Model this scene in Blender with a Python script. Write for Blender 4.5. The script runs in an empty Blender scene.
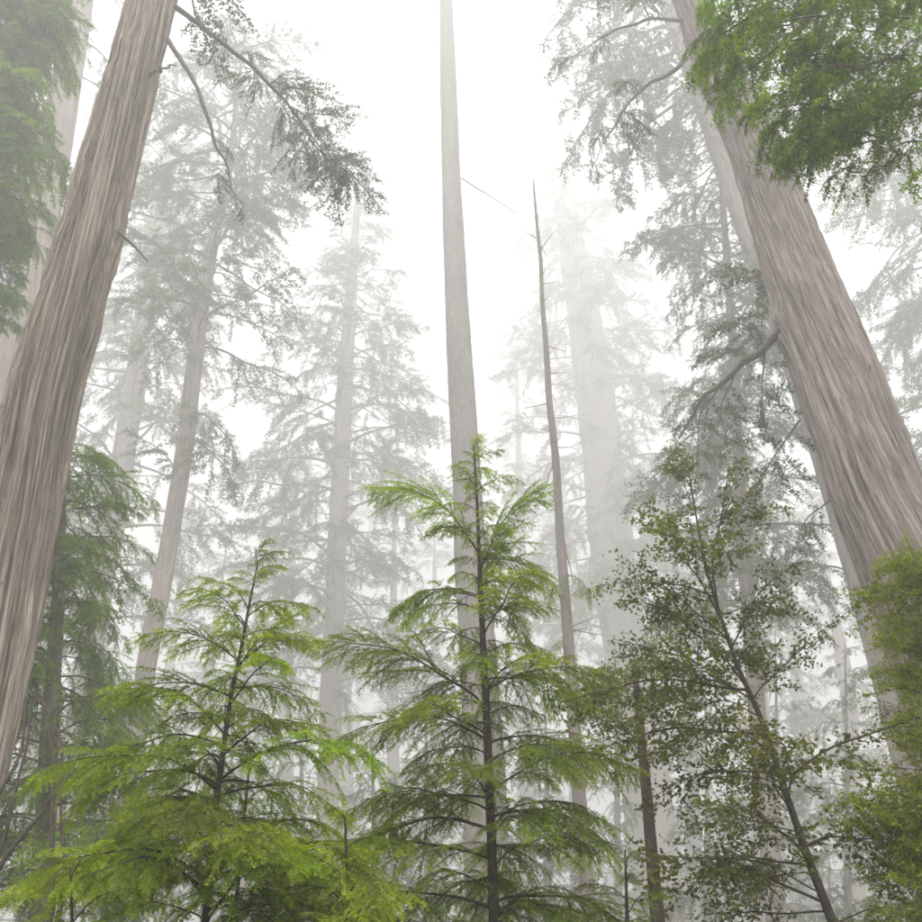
import bpy, math, random
import numpy as np
from mathutils import Matrix, Vector

R = math.radians
sc = bpy.context.scene
COL = sc.collection

# ------------------------------------------------------------------ camera
CAM_H = 1.6
PITCH = R(32.0)
ROLL = R(2.0)
_f = np.array([0, math.cos(PITCH), math.sin(PITCH)])
_u0 = np.array([0, -math.sin(PITCH), math.cos(PITCH)])
_x0 = np.array([1.0, 0, 0])
CR = math.cos(ROLL) * _x0 - math.sin(ROLL) * _u0
CU = math.cos(ROLL) * _u0 + math.sin(ROLL) * _x0
CAM = np.array([0, 0, CAM_H])
cd = bpy.data.cameras.new('camera')
cd.sensor_width = 36
cd.lens = 36
cd.clip_end = 2000
cd.clip_start = 0.05
cam = bpy.data.objects.new('camera', cd)
COL.objects.link(cam)
m = Matrix.Identity(4)
for i in range(3):
    m[i][0] = CR[i]; m[i][1] = CU[i]; m[i][2] = -_f[i]; m[i][3] = CAM[i]
cam.matrix_world = m
sc.camera = cam

# ------------------------------------------------------------------ sky, sun, exposure
SUN_EL, SUN_AZ = R(70), R(172)        # azimuth from +Y towards +X
w = bpy.data.worlds.new('World')
sc.world = w
w.use_nodes = True
nt = w.node_tree
nt.nodes.clear()
sky = nt.nodes.new('ShaderNodeTexSky')
sky.sky_type = 'NISHITA'
sky.sun_disc = False
sky.sun_elevation = SUN_EL
sky.sun_rotation = SUN_AZ
sky.air_density = 1.0
sky.dust_density = 6.0
hs = nt.nodes.new('ShaderNodeHueSaturation')
hs.inputs['Saturation'].default_value = 0.10
bg = nt.nodes.new('ShaderNodeBackground')
bg.inputs['Strength'].default_value = 0.12
wo = nt.nodes.new('ShaderNodeOutputWorld')
nt.links.new(sky.outputs[0], hs.inputs['Color'])
nt.links.new(hs.outputs[0], bg.inputs['Color'])
nt.links.new(bg.outputs[0], wo.inputs[0])

sd = bpy.data.lights.new('sun', 'SUN')
sd.energy = 1.5
sd.angle = R(25)
sd.color = (1.0, 0.985, 0.96)
sun = bpy.data.objects.new('sun', sd)
COL.objects.link(sun)
sdir = Vector((math.sin(SUN_AZ) * math.cos(SUN_EL), math.cos(SUN_AZ) * math.cos(SUN_EL), math.sin(SUN_EL)))
sun.rotation_euler = sdir.to_track_quat('Z', 'Y').to_euler()

vs = sc.view_settings
vs.view_transform = 'Standard'
vs.look = 'None'
vs.exposure = 1.52
vs.gamma = 1.0
vs.use_curve_mapping = False
cy = sc.cycles
cy.max_bounces = 6
cy.diffuse_bounces = 3
cy.glossy_bounces = 1
cy.transmission_bounces = 4
cy.volume_bounces = 3
cy.transparent_max_bounces = 8
cy.use_adaptive_sampling = True
cy.adaptive_threshold = 0.02
cy.sample_clamp_indirect = 6
cy.use_denoising = True
cy.caustics_reflective = False
cy.caustics_refractive = False
cy.filter_width = 1.7
HAZE_DENSITY = 0.0085

# ------------------------------------------------------------------ helpers
def ray(px, py):
    """direction through a pixel of the 922-wide photograph"""
    return _f + (px - 461) / 922 * CR + (461 - py) / 922 * CU

def at(px, py, Y):
    d = ray(px, py)
    return CAM + d * (Y / d[1])

def depth(P):
    return float(np.dot(P - CAM, _f))

def _hash(ix, iy, iz, seed):
    with np.errstate(over='ignore'):
        h = (ix.astype(np.int64) * 374761393 + iy.astype(np.int64) * 668265263 + iz.astype(np.int64) * 2147483647 + seed * 974634777) & 0xffffffff
        h = ((h ^ (h >> 13)) * 1274126177) & 0xffffffff
        h = (h ^ (h >> 16)) & 0xffffffff
    return h / 4294967295.0

def vnoise(p, seed=0):
    f = np.floor(p).astype(np.int64)
    t = p - f
    t = t * t * (3 - 2 * t)
    r = 0
    for dx in (0, 1):
        for dy in (0, 1):
            for dz in (0, 1):
                wgt = (t[:, 0] if dx else 1 - t[:, 0]) * (t[:, 1] if dy else 1 - t[:, 1]) * (t[:, 2] if dz else 1 - t[:, 2])
                r = r + wgt * _hash(f[:, 0] + dx, f[:, 1] + dy, f[:, 2] + dz, seed)
    return r * 2 - 1

def mesh_from(name, V, F, mat, attrs=None, smooth=True):
    """V (n,3), F a list of (k,4)/(k,3) index arrays"""
    me = bpy.data.meshes.new(name)
    F = [f for f in F if len(f)]
    nl = sum(f.size for f in F)
    nf = sum(len(f) for f in F)
    me.vertices.add(len(V))
    me.vertices.foreach_set('co', np.asarray(V, np.float32).ravel())
    me.loops.add(nl)
    me.polygons.add(nf)
    li = np.concatenate([f.ravel() for f in F]).astype(np.int32)
    tot = np.concatenate([np.full(len(f), f.shape[1]) for f in F]).astype(np.int32)
    st = np.concatenate([[0], np.cumsum(tot)[:-1]]).astype(np.int32)
    me.loops.foreach_set('vertex_index', li)
    me.polygons.foreach_set('loop_start', st)
    if smooth:
        me.polygons.foreach_set('use_smooth', np.ones(nf, bool))
    for k, (typ, arr) in (attrs or {}).items():
        a = me.attributes.new(k, typ, 'POINT')
        a.data.foreach_set('vector' if typ == 'FLOAT_VECTOR' else 'value', np.asarray(arr, np.float32).ravel())
    me.materials.append(mat)
    me.update(calc_edges=True)
    return me

def new_obj(name, me, parent=None, loc=None):
    o = bpy.data.objects.new(name, me)
    COL.objects.link(o)
    if parent is not None:
        o.parent = parent
    if loc is not None:
        o.location = loc
    return o

def thing(name, label, cat, loc, group=None):
    o = new_obj(name, None, None, loc)
    o.empty_display_size = 0.3
    o['label'] = label
    o['category'] = cat
    if group:
        o['group'] = group
    return o

class Tubes:
    """tapered tubes collected into one mesh"""
    def __init__(self):
        self.V, self.F, self.A, self.n = [], [], [], 0
    def add(self, pts, rad, sides=5):
        pts = np.asarray(pts, float)
        rad = np.asarray(rad, float)
        n = len(pts)
        T = np.gradient(pts, axis=0)
        T /= np.linalg.norm(T, axis=1)[:, None] + 1e-9
        ref = np.array([0, 0, 1.0]) if abs(T[:, 2]).mean() < .8 else np.array([1.0, 0, 0])
        A = np.cross(T, ref)
        A /= np.linalg.norm(A, axis=1)[:, None] + 1e-9
        B = np.cross(T, A)
        th = np.arange(sides) / sides * 2 * np.pi
        ring = pts[:, None, :] + rad[:, None, None] * (np.cos(th)[None, :, None] * A[:, None, :] + np.sin(th)[None, :, None] * B[:, None, :])
        s = np.concatenate([[0], np.cumsum(np.linalg.norm(np.diff(pts, axis=0), axis=1))])
        att = np.stack([np.cos(th)[None, :] * rad[:, None], np.sin(th)[None, :] * rad[:, None], np.repeat(s[:, None], sides, 1)], -1)
        i = np.arange(n - 1)[:, None] * sides
        j = np.arange(sides)[None, :]
        k = (j + 1) % sides
        q = np.stack([i + j, i + k, i + sides + k, i + sides + j], -1).reshape(-1, 4) + self.n
        self.V.append(ring.reshape(-1, 3)); self.F.append(q); self.A.append(att.reshape(-1, 3))
        self.n += n * sides
    def mesh(self, name, mat):
        return mesh_from(name, np.concatenate(self.V), [np.concatenate(self.F)], mat,
                         {'bark': ('FLOAT_VECTOR', np.concatenate(self.A))})

# ------------------------------------------------------------------ materials
def mat_new(name):
    mt = bpy.data.materials.new(name)
    mt.use_nodes = True
    n = mt.node_tree
    n.nodes.clear()
    return mt, n, n.nodes.new('ShaderNodeOutputMaterial')

def ramp(n, fac, stops):
    r = n.nodes.new('ShaderNodeValToRGB')
    e = r.color_ramp.elements
    while len(e) < len(stops):
        e.new(0.5)
    for el, (p, c) in zip(e, stops):
        el.position = p
        el.color = (*c, 1)
    n.links.new(fac, r.inputs[0])
    return r.outputs[0]

def bark_mat(name, dark, mid, light, moss=None, moss_amt=0.0, fx=14.0, fz=0.9, bump=0.5, bdist=0.02, plates=0.0):
    mt, n, out = mat_new(name)
    at_ = n.nodes.new('ShaderNodeAttribute'); at_.attribute_name = 'bark'
    def noise(sx, sz, scale, detail, rough=0.6, dist=0.0):
        mp = n.nodes.new('ShaderNodeMapping')
        mp.inputs['Scale'].default_value = (sx, sx, sz)
        n.links.new(at_.outputs['Vector'], mp.inputs['Vector'])
        t = n.nodes.new('ShaderNodeTexNoise')
        t.inputs['Scale'].default_value = scale
        t.inputs['Detail'].default_value = detail
        t.inputs['Roughness'].default_value = rough
        t.inputs['Distortion'].default_value = dist
        n.links.new(mp.outputs[0], t.inputs['Vector'])
        return t.outputs['Fac']
    streak = noise(fx, fz, 1.0, 6, .65, .3)
    fine = noise(fx * 3.5, fz * 6, 1.0, 5, .7)
    blot = noise(1.3, .45, 1.0, 4, .6)
    mix = n.nodes.new('ShaderNodeMath'); mix.operation = 'MULTIPLY_ADD'
    n.links.new(fine, mix.inputs[0]); mix.inputs[1].default_value = .45
    sub = n.nodes.new('ShaderNodeMath'); sub.operation = 'MULTIPLY_ADD'
    n.links.new(streak, sub.inputs[0]); sub.inputs[1].default_value = .75; sub.inputs[2].default_value = -.10
    n.links.new(sub.outputs[0], mix.inputs[2])
    c = ramp(n, mix.outputs[0], [(.36, dark), (.50, mid), (.66, light)])
    hv = n.nodes.new('ShaderNodeHueSaturation')
    br = n.nodes.new('ShaderNodeMapRange')
    br.inputs['From Min'].default_value = .3; br.inputs['From Max'].default_value = .7
    br.inputs['To Min'].default_value = .78; br.inputs['To Max'].default_value = 1.22
    n.links.new(blot, br.inputs[0])
    n.links.new(br.outputs[0], hv.inputs['Value'])
    n.links.new(c, hv.inputs['Color'])
    col = hv.outputs[0]
    if moss:
        mm = noise(2.2, 1.1, 1.0, 6, .7)
        ms = n.nodes.new('ShaderNodeMapRange')
        ms.inputs['From Min'].default_value = .62 - moss_amt * .25; ms.inputs['From Max'].default_value = .78 - moss_amt * .2
        ms.inputs['To Max'].default_value = moss_amt
        n.links.new(mm, ms.inputs[0])
        mx = n.nodes.new('ShaderNodeMixRGB')
        n.links.new(ms.outputs[0], mx.inputs[0]); n.links.new(col, mx.inputs[1]); mx.inputs[2].default_value = (*moss, 1)
        col = mx.outputs[0]
    bs = n.nodes.new('ShaderNodeBsdfPrincipled')
    n.links.new(col, bs.inputs['Base Color'])
    bs.inputs['Roughness'].default_value = .9
    bs.inputs['Specular IOR Level'].default_value = .15
    bp = n.nodes.new('ShaderNodeBump')
    bp.inputs['Strength'].default_value = bump
    bp.inputs['Distance'].default_value = bdist
    hsrc = mix.outputs[0]
    if plates:
        mp = n.nodes.new('ShaderNodeMapping'); mp.inputs['Scale'].default_value = (plates, plates, plates * .055)
        n.links.new(at_.outputs['Vector'], mp.inputs['Vector'])
        dn = n.nodes.new('ShaderNodeTexNoise'); dn.inputs['Scale'].default_value = .9; dn.inputs['Detail'].default_value = 3
        n.links.new(mp.outputs[0], dn.inputs['Vector'])
        av = n.nodes.new('ShaderNodeVectorMath'); av.operation = 'MULTIPLY_ADD'
        n.links.new(dn.outputs['Color'], av.inputs[0]); av.inputs[1].default_value = (1.1, 1.1, 1.1); n.links.new(mp.outputs[0], av.inputs[2])
        vo = n.nodes.new('ShaderNodeTexVoronoi'); vo.feature = 'DISTANCE_TO_EDGE'; vo.inputs['Scale'].default_value = 1.0
        n.links.new(av.outputs[0], vo.inputs['Vector'])
        pr = n.nodes.new('ShaderNodeMapRange'); pr.inputs['From Max'].default_value = .16
        n.links.new(vo.outputs['Distance'], pr.inputs[0])
        ma = n.nodes.new('ShaderNodeMath'); ma.operation = 'MULTIPLY_ADD'; ma.inputs[1].default_value = .55
        n.links.new(pr.outputs[0], ma.inputs[0]); n.links.new(mix.outputs[0], ma.inputs[2])
        hsrc = ma.outputs[0]
        fl = noise(plates * 1.3, plates * .30, 1.0, 3, .6)       # dark pits and torn flakes
        fr = n.nodes.new('ShaderNodeMapRange'); fr.inputs['From Min'].default_value = .655; fr.inputs['From Max'].default_value = .73; fr.inputs['To Max'].default_value = .8
        n.links.new(fl, fr.inputs[0])
        fm = n.nodes.new('ShaderNodeMixRGB'); fm.inputs[2].default_value = (*[c * .8 for c in dark], 1)
        n.links.new(fr.outputs[0], fm.inputs[0]); n.links.new(col, fm.inputs[1]); n.links.new(fm.outputs[0], bs.inputs['Base Color'])
    n.links.new(hsrc, bp.inputs['Height'])
    n.links.new(bp.outputs[0], bs.inputs['Normal'])
    n.links.new(bs.outputs[0], out.inputs['Surface'])
    return mt

def leaf_mat(name, old, young, trans=0.4, rough=.55, vary=.25):
    mt, n, out = mat_new(name)
    a = n.nodes.new('ShaderNodeAttribute'); a.attribute_name = 'tip'
    mx = n.nodes.new('ShaderNodeMixRGB')
    n.links.new(a.outputs['Fac'], mx.inputs[0])
    mx.inputs[1].default_value = (*old, 1); mx.inputs[2].default_value = (*young, 1)
    oi = n.nodes.new('ShaderNodeObjectInfo')
    mr = n.nodes.new('ShaderNodeMapRange')
    mr.inputs['To Min'].default_value = 1 - vary; mr.inputs['To Max'].default_value = 1 + vary
    n.links.new(oi.outputs['Random'], mr.inputs[0])
    hv = n.nodes.new('ShaderNodeHueSaturation')
    n.links.new(mr.outputs[0], hv.inputs['Value']); n.links.new(mx.outputs[0], hv.inputs['Color'])
    mh = n.nodes.new('ShaderNodeMapRange')
    mh.inputs['To Min'].default_value = .487; mh.inputs['To Max'].default_value = .513
    mu = n.nodes.new('ShaderNodeMath'); mu.operation = 'FRACT'
    m7 = n.nodes.new('ShaderNodeMath'); m7.operation = 'MULTIPLY'; m7.inputs[1].default_value = 17.3
    n.links.new(oi.outputs['Random'], m7.inputs[0]); n.links.new(m7.outputs[0], mu.inputs[0])
    n.links.new(mu.outputs[0], mh.inputs[0]); n.links.new(mh.outputs[0], hv.inputs['Hue'])
    bs = n.nodes.new('ShaderNodeBsdfPrincipled')
    n.links.new(hv.outputs[0], bs.inputs['Base Color'])
    bs.inputs['Roughness'].default_value = rough
    bs.inputs['Specular IOR Level'].default_value = .25
    tr = n.nodes.new('ShaderNodeBsdfTranslucent')
    th = n.nodes.new('ShaderNodeHueSaturation')          # light through a leaf is yellower and stronger in colour
    th.inputs['Hue'].default_value = .488; th.inputs['Saturation'].default_value = 1.15; th.inputs['Value'].default_value = 1.5
    n.links.new(hv.outputs[0], th.inputs['Color']); n.links.new(th.outputs[0], tr.inputs['Color'])
    ms = n.nodes.new('ShaderNodeMixShader'); ms.inputs[0].default_value = trans
    n.links.new(bs.outputs[0], ms.inputs[1]); n.links.new(tr.outputs[0], ms.inputs[2])
    n.links.new(ms.outputs[0], out.inputs['Surface'])
    return mt

MB = {
    'redwood': bark_mat('redwood_bark', (.040, .030, .024), (.225, .183, .150), (.50, .43, .365), (.24, .21, .10), .3, 26, .20, .85, .05, 17),
    'redwood_pink': bark_mat('redwood_bark_pinkish', (.085, .067, .060), (.235, .193, .177), (.38, .325, .300), (.24, .21, .14), .25, 20, .50, .85, .045, 13),
    'fir': bark_mat('fir_bark', (.07, .060, .052), (.15, .130, .116), (.24, .212, .190), (.10, .115, .05), .4, 18, 2.2, .7, .02),
    'plain': bark_mat('distant_bark', (.10, .08, .07), (.20, .165, .145), (.30, .25, .22), (.14, .15, .07), .3, 10, 1.0, .4, .02),
    'young': bark_mat('young_stem_bark', (.028, .020, .018), (.055, .042, .036), (.10, .08, .07), (.07, .08, .03), .3, 60, 12, .5, .004),
    'twig': bark_mat('twig_bark', (.030, .022, .018), (.055, .042, .034), (.09, .07, .06), None, 0, 60, 12, .3, .003),
    'limb': bark_mat('limb_bark', (.06, .05, .042), (.11, .09, .078), (.17, .145, .125), (.11, .12, .05), .4, 30, 5, .4, .01),
    'snag': bark_mat('snag_bark', (.08, .065, .058), (.17, .14, .125), (.27, .23, .205), (.13, .13, .05), .5, 40, 4, .6, .008),
}
ML = {
    'hemlock': leaf_mat('hemlock_needles', (.058, .100, .011), (.33, .44, .022), .5, vary=.35),
    'redwood': leaf_mat('redwood_needles', (.038, .060, .022), (.080, .112, .034), .35),
    'redwood_green': leaf_mat('redwood_needles_green', (.046, .094, .011), (.21, .34, .020), .5, vary=.35),
    'oak': leaf_mat('oak_leaves', (.055, .072, .014), (.17, .20, .028), .42, .4),
    'shrub': leaf_mat('shrub_leaves', (.095, .130, .011), (.34, .40, .020), .5, .5),
}

# ------------------------------------------------------------------ bough generators
def make_bough(seed, L, leafmat, woodmat, rise=.5, droop=.55, sec_sp=.05, sec_len=.42, sec_ang=55, sec_droop=.35,
               ter_sp=.03, ter_len=.09, leaf_sp=.008, leaf_len=.015, leaf_w=.0035, bare=.12, r0=.010,
               drop=.12, tilt=.15, kind='needle', young=1.0):
    rg = np.random.default_rng(seed)
    Z = np.array([0, 0, 1.0])
    tb = Tubes()
    n = 14
    t = np.linspace(0, 1, n)
    ph = rg.uniform(0, 6.28, 3)
    yw = L * .035 * (np.sin(t * 5 + ph[0]) - math.sin(ph[0])) + L * .012 * (np.sin(t * 13 + ph[1]) - math.sin(ph[1]))
    zz = L * (rise * t - droop * t ** 2.1) + L * .010 * (np.sin(t * 11 + ph[2]) - math.sin(ph[2]))
    ax = np.stack([L * t, yw, zz], 1)
    tb.add(ax, r0 * (1 - t) ** .8 + r0 * .08, 5)
    P, D, W, C = [], [], [], []
    def leaves(pts, c0, c1, nrm, frac0=0.0):
        seg = np.diff(pts, axis=0)
        ln = np.linalg.norm(seg, axis=1)
        s = np.concatenate([[0], np.cumsum(ln)])
        k = max(2, int(s[-1] * (1 - frac0) / leaf_sp))
        q = np.linspace(frac0, 1, k) + rg.normal(0, .3 / k, k)
        q = np.clip(q, frac0, 1)
        p = np.stack([np.interp(q * s[-1], s, pts[:, i]) for i in range(3)], 1)
        ii = np.clip(np.searchsorted(s, q * s[-1]) - 1, 0, len(seg) - 1)
        T = seg[ii] / ln[ii][:, None]
        S = np.cross(nrm, T)
        S /= np.linalg.norm(S, axis=1)[:, None] + 1e-9
        N = np.cross(T, S)
        for sgn in (-1, 1):
            if kind == 'leaf':
                d = T * rg.uniform(.1, .9, (k, 1)) + S * sgn * rg.uniform(.4, 1, (k, 1)) + N * rg.normal(-.15, .45, (k, 1))
                pp = p + rg.normal(0, leaf_len * .35, (k, 3))
                nn = N + rg.normal(0, .6, (k, 3))
            else:
                d = T * rg.uniform(.35, .8, (k, 1)) + S * sgn * rg.uniform(.6, 1, (k, 1)) + N * rg.normal(.02, .22, (k, 1))
                pp = p
                nn = N + rg.normal(0, .35, (k, 3))
            d /= np.linalg.norm(d, axis=1)[:, None]
            wv = np.cross(d, nn)
            wv /= np.linalg.norm(wv, axis=1)[:, None] + 1e-9
            l = leaf_len * rg.uniform(.65, 1.2, (k, 1)) * (1 - .35 * q[:, None] ** 3)
            P.append(pp); D.append(d * l); W.append(wv * leaf_w * rg.uniform(.7, 1.2, (k, 1)))
            C.append(np.clip(c0 + (c1 - c0) * q + rg.normal(0, .08, k), 0, 1))
    s = bare * L
    side = 1
    while s < L * .985:
        tt = s / L
        base = np.array([np.interp(tt, t, ax[:, i]) for i in range(3)])
        T = np.array([np.interp(min(tt + .03, 1), t, ax[:, i]) for i in range(3)]) - np.array([np.interp(tt - .03, t, ax[:, i]) for i in range(3)])
        T /= np.linalg.norm(T)
        side = -side
        s += sec_sp * rg.uniform(.6, 1.4) * (1 - .35 * tt)
        if rg.random() < drop:
            continue
        S = np.cross(Z, T); S /= np.linalg.norm(S); S = S * side
        a = R(sec_ang) * rg.uniform(.75, 1.2) * (1 - .25 * tt)
        d = T * math.cos(a) + S * math.sin(a) + Z * rg.normal(0, tilt)
        d /= np.linalg.norm(d)
        prof = min(1, (tt / .28)) ** .6 * (1 - tt) ** .75 * 1.35 + .06
        l = sec_len * L * prof * rg.uniform(.6, 1.2)
        l = max(l, ter_len * .7)
        q = np.linspace(0, 1, 7)[:, None]
        bend = rg.normal(0, .12)
        sp_ = base + d * l * q + T * (bend * l * q ** 2) - Z * sec_droop * l * q ** 2 * rg.uniform(.5, 1.5)
        tb.add(sp_, np.linspace(r0 * .36, r0 * .07, 7) * (1 - .5 * tt), 3)
        young_b = young * rg.uniform(.5, 1.1)
        leaves(sp_, .05 * young, .8 * young_b, Z + rg.normal(0, .1, 3), .12)
        q2 = ter_sp * rg.uniform(.5, 1.2) + l * .06
        sd2 = 1
        sl = np.concatenate([[0], np.cumsum(np.linalg.norm(np.diff(sp_, axis=0), axis=1))])
        tot = sl[-1]
        while q2 < tot * .95:
            f = q2 / tot
            b2 = np.array([np.interp(q2, sl, sp_[:, i]) for i in range(3)])
            e2 = np.array([np.interp(min(q2 + tot * .1, tot), sl, sp_[:, i]) for i in range(3)]) - np.array([np.interp(max(q2 - tot * .1, 0), sl, sp_[:, i]) for i in range(3)])
            e2 /= np.linalg.norm(e2) + 1e-9
            sd2 = -sd2
            q2 += ter_sp * rg.uniform(.6, 1.4)
            if rg.random() < drop:
                continue
            S2 = np.cross(Z, e2); S2 /= np.linalg.norm(S2) + 1e-9
            d2 = e2 * .75 + S2 * sd2 * rg.uniform(.5, .9) + Z * rg.normal(-.05, tilt)
            d2 /= np.linalg.norm(d2)
            l2 = min(ter_len * (1.15 - f) * rg.uniform(.5, 1.3), tot * .5)
            qq = np.linspace(0, 1, 3)[:, None]
            p2 = b2 + d2 * l2 * qq - Z * sec_droop * l2 * qq ** 2 * .8
            leaves(p2, .15 * young + .2 * f * young_b, (.45 + .5 * f) * young_b, Z + rg.normal(0, .18, 3))
    leaves(ax, .2, .8 * young, Z, .6)
    P = np.concatenate(P); D = np.concatenate(D); W = np.concatenate(W); C = np.concatenate(C)
    k = len(P)
    if kind == 'leaf':
        N = np.cross(D, W); N /= np.linalg.norm(N, axis=1)[:, None] + 1e-12
        ll = np.linalg.norm(D, axis=1)[:, None]
        V = np.stack([P, P + D * .5 + W + N * ll * .10, P + D - N * ll * .12, P + D * .5, P + D * .5 - W + N * ll * .10], 1).reshape(-1, 3)
        i = np.arange(k)[:, None] * 5
        F = np.concatenate([i + np.array([[0, 1, 2, 3]]), i + np.array([[0, 3, 2, 4]])])
        att = np.repeat(C, 5)
    else:
        V = np.stack([P, P + D * .45 + W, P + D, P + D * .45 - W], 1).reshape(-1, 3)
        F = (np.arange(k)[:, None] * 4 + np.array([[0, 1, 2, 3]]))
        att = np.repeat(C, 4)
    lm = mesh_from('foliage', V, [F], leafmat, {'tip': ('FLOAT', att)}, smooth=False)
    wm = tb.mesh('branch', woodmat)
    end = ax[-1]
    return dict(wood=wm, leaf=lm, L=L, chord=float(np.linalg.norm(end)), pitch=math.atan2(end[2], end[0]))

VAR = {}
def variants(key, n, seed, **kw):
    VAR[key] = [make_bough(seed + i, **kw) for i in range(n)]

_h = dict(leafmat=ML['hemlock'], woodmat=MB['twig'])
variants('hem_l', 5, 100, L=1.5, rise=.55, droop=.58, sec_sp=.050, sec_len=.46, ter_sp=.028, ter_len=.17, leaf_sp=.0090, leaf_len=.020, leaf_w=.0046, sec_droop=.38, r0=.011, drop=.08, tilt=.22, **_h)
variants('hem_m', 5, 120, L=.9, rise=.55, droop=.65, sec_sp=.040, sec_len=.46, ter_sp=.027, ter_len=.13, leaf_sp=.0090, leaf_len=.019, leaf_w=.0046, sec_droop=.38, r0=.008, drop=.08, tilt=.22, **_h)
variants('hem_s', 4, 140, L=.45, rise=.6, droop=.7, sec_sp=.030, sec_len=.40, ter_sp=.025, ter_len=.07, leaf_sp=.0090, leaf_len=.018, leaf_w=.0042, sec_droop=.5, r0=.005, drop=.08, tilt=.2, **_h)
_r = dict(woodmat=MB['limb'], kind='needle')
_r2 = dict(woodmat=MB['limb'], kind='leaf', leafmat=ML['redwood'])
variants('red_l', 8, 200, L=4.5, rise=.15, droop=.36, sec_sp=.21, sec_len=.34, sec_ang=60, sec_droop=.40, ter_sp=.13, ter_len=.38, leaf_sp=.040, leaf_len=.105, leaf_w=.030, bare=.24, r0=.05, drop=.34, tilt=.60, **_r2)
variants('red_m', 6, 220, L=2.6, rise=.25, droop=.45, sec_sp=.14, sec_len=.38, sec_ang=60, sec_droop=.45, ter_sp=.10, ter_len=.28, leaf_sp=.032, leaf_len=.080, leaf_w=.022, bare=.12, r0=.025, drop=.30, tilt=.60, **_r2)
variants('clump', 6, 290, L=1.0, rise=.2, droop=.55, leafmat=ML['redwood_green'], woodmat=MB['limb'], kind='leaf', sec_sp=.06, sec_len=.42, sec_ang=55, sec_droop=.55, ter_sp=.055, ter_len=.12, leaf_sp=.014, leaf_len=.030, leaf_w=.0085, bare=.06, r0=.009, drop=.2, tilt=.55)
variants('red_s', 4, 280, L=1.3, leafmat=ML['redwood'], rise=.25, droop=.6, sec_sp=.075, sec_len=.42, sec_ang=58, sec_droop=.7, ter_sp=.05, ter_len=.17, leaf_sp=.016, leaf_len=.036, leaf_w=.0085, bare=.1, r0=.014, drop=.2, tilt=.5, **_r)
variants('grn_m', 5, 240, L=2.0, leafmat=ML['redwood_green'], rise=.2, droop=.5, sec_sp=.075, sec_len=.38, sec_ang=58, sec_droop=.6, ter_sp=.045, ter_len=.22, leaf_sp=.014, leaf_len=.034, leaf_w=.0075, bare=.10, r0=.018, drop=.15, tilt=.35, **_r)
variants('grn_s', 4, 260, L=1.0, leafmat=ML['redwood_green'], rise=.2, droop=.6, sec_sp=.05, sec_len=.42, sec_ang=58, sec_droop=.6, ter_sp=.04, ter_len=.15, leaf_sp=.013, leaf_len=.030, leaf_w=.0070, bare=.06, r0=.010, drop=.12, tilt=.4, **_r)
variants('oak', 6, 300, L=1.3, leafmat=ML['oak'], woodmat=MB['twig'], rise=.35, droop=.3, sec_sp=.085, sec_len=.42, sec_ang=50, sec_droop=.2, ter_sp=.085, ter_len=.16, leaf_sp=.036, leaf_len=.062, leaf_w=.014, bare=.15, r0=.009, drop=.15, tilt=.4, kind='leaf')
variants('shrub', 5, 320, L=1.2, leafmat=ML['shrub'], woodmat=MB['twig'], rise=.5, droop=.4, sec_sp=.07, sec_len=.42, sec_ang=50, sec_droop=.2, ter_sp=.06, ter_len=.16, leaf_sp=.024, leaf_len=.045, leaf_w=.010, bare=.1, r0=.009, drop=.1, tilt=.45, kind='leaf')

def put_bough(tree, key, P, az, pitch, length, rnd, roll=0.0, squash=1.0, bare_wood=False):
    """a bough of the given length that grows from P; az from +X, pitch added to the bough's own arch"""
    v = rnd.choice(VAR[key])
    s = length / v['L']
    b = new_obj('branch', v['wood'], tree)
    M = (Matrix.Translation(Vector(P) - tree.location) @ Matrix.Rotation(az, 4, 'Z') @ Matrix.Rotation(-pitch, 4, 'Y')
         @ Matrix.Rotation(roll, 4, 'X') @ Matrix.Diagonal((s, s * squash * rnd.choice((-1, 1)), s, 1)))
    b.matrix_local = M
    f = new_obj('foliage', v['leaf'], b)
    f['kind'] = 'stuff'
    return b

def bough_to(tree, key, P0, P1, rnd, roll=0.0, squash=1.0):
    """a bough whose base is at P0 and whose tip reaches P1"""
    d = np.asarray(P1) - np.asarray(P0)
    v = rnd.choice(VAR[key])
    s = float(np.linalg.norm(d)) / v['chord']
    az = math.atan2(d[1], d[0])
    pt = math.atan2(d[2], math.hypot(d[0], d[1])) - v['pitch']
    b = new_obj('branch', v['wood'], tree)
    b.matrix_local = (Matrix.Translation(Vector(P0) - tree.location) @ Matrix.Rotation(az, 4, 'Z') @ Matrix.Rotation(-pt, 4, 'Y')
                      @ Matrix.Rotation(roll, 4, 'X') @ Matrix.Diagonal((s, s * squash, s, 1)))
    f = new_obj('foliage', v['leaf'], b)
    f['kind'] = 'stuff'
    return b

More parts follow.
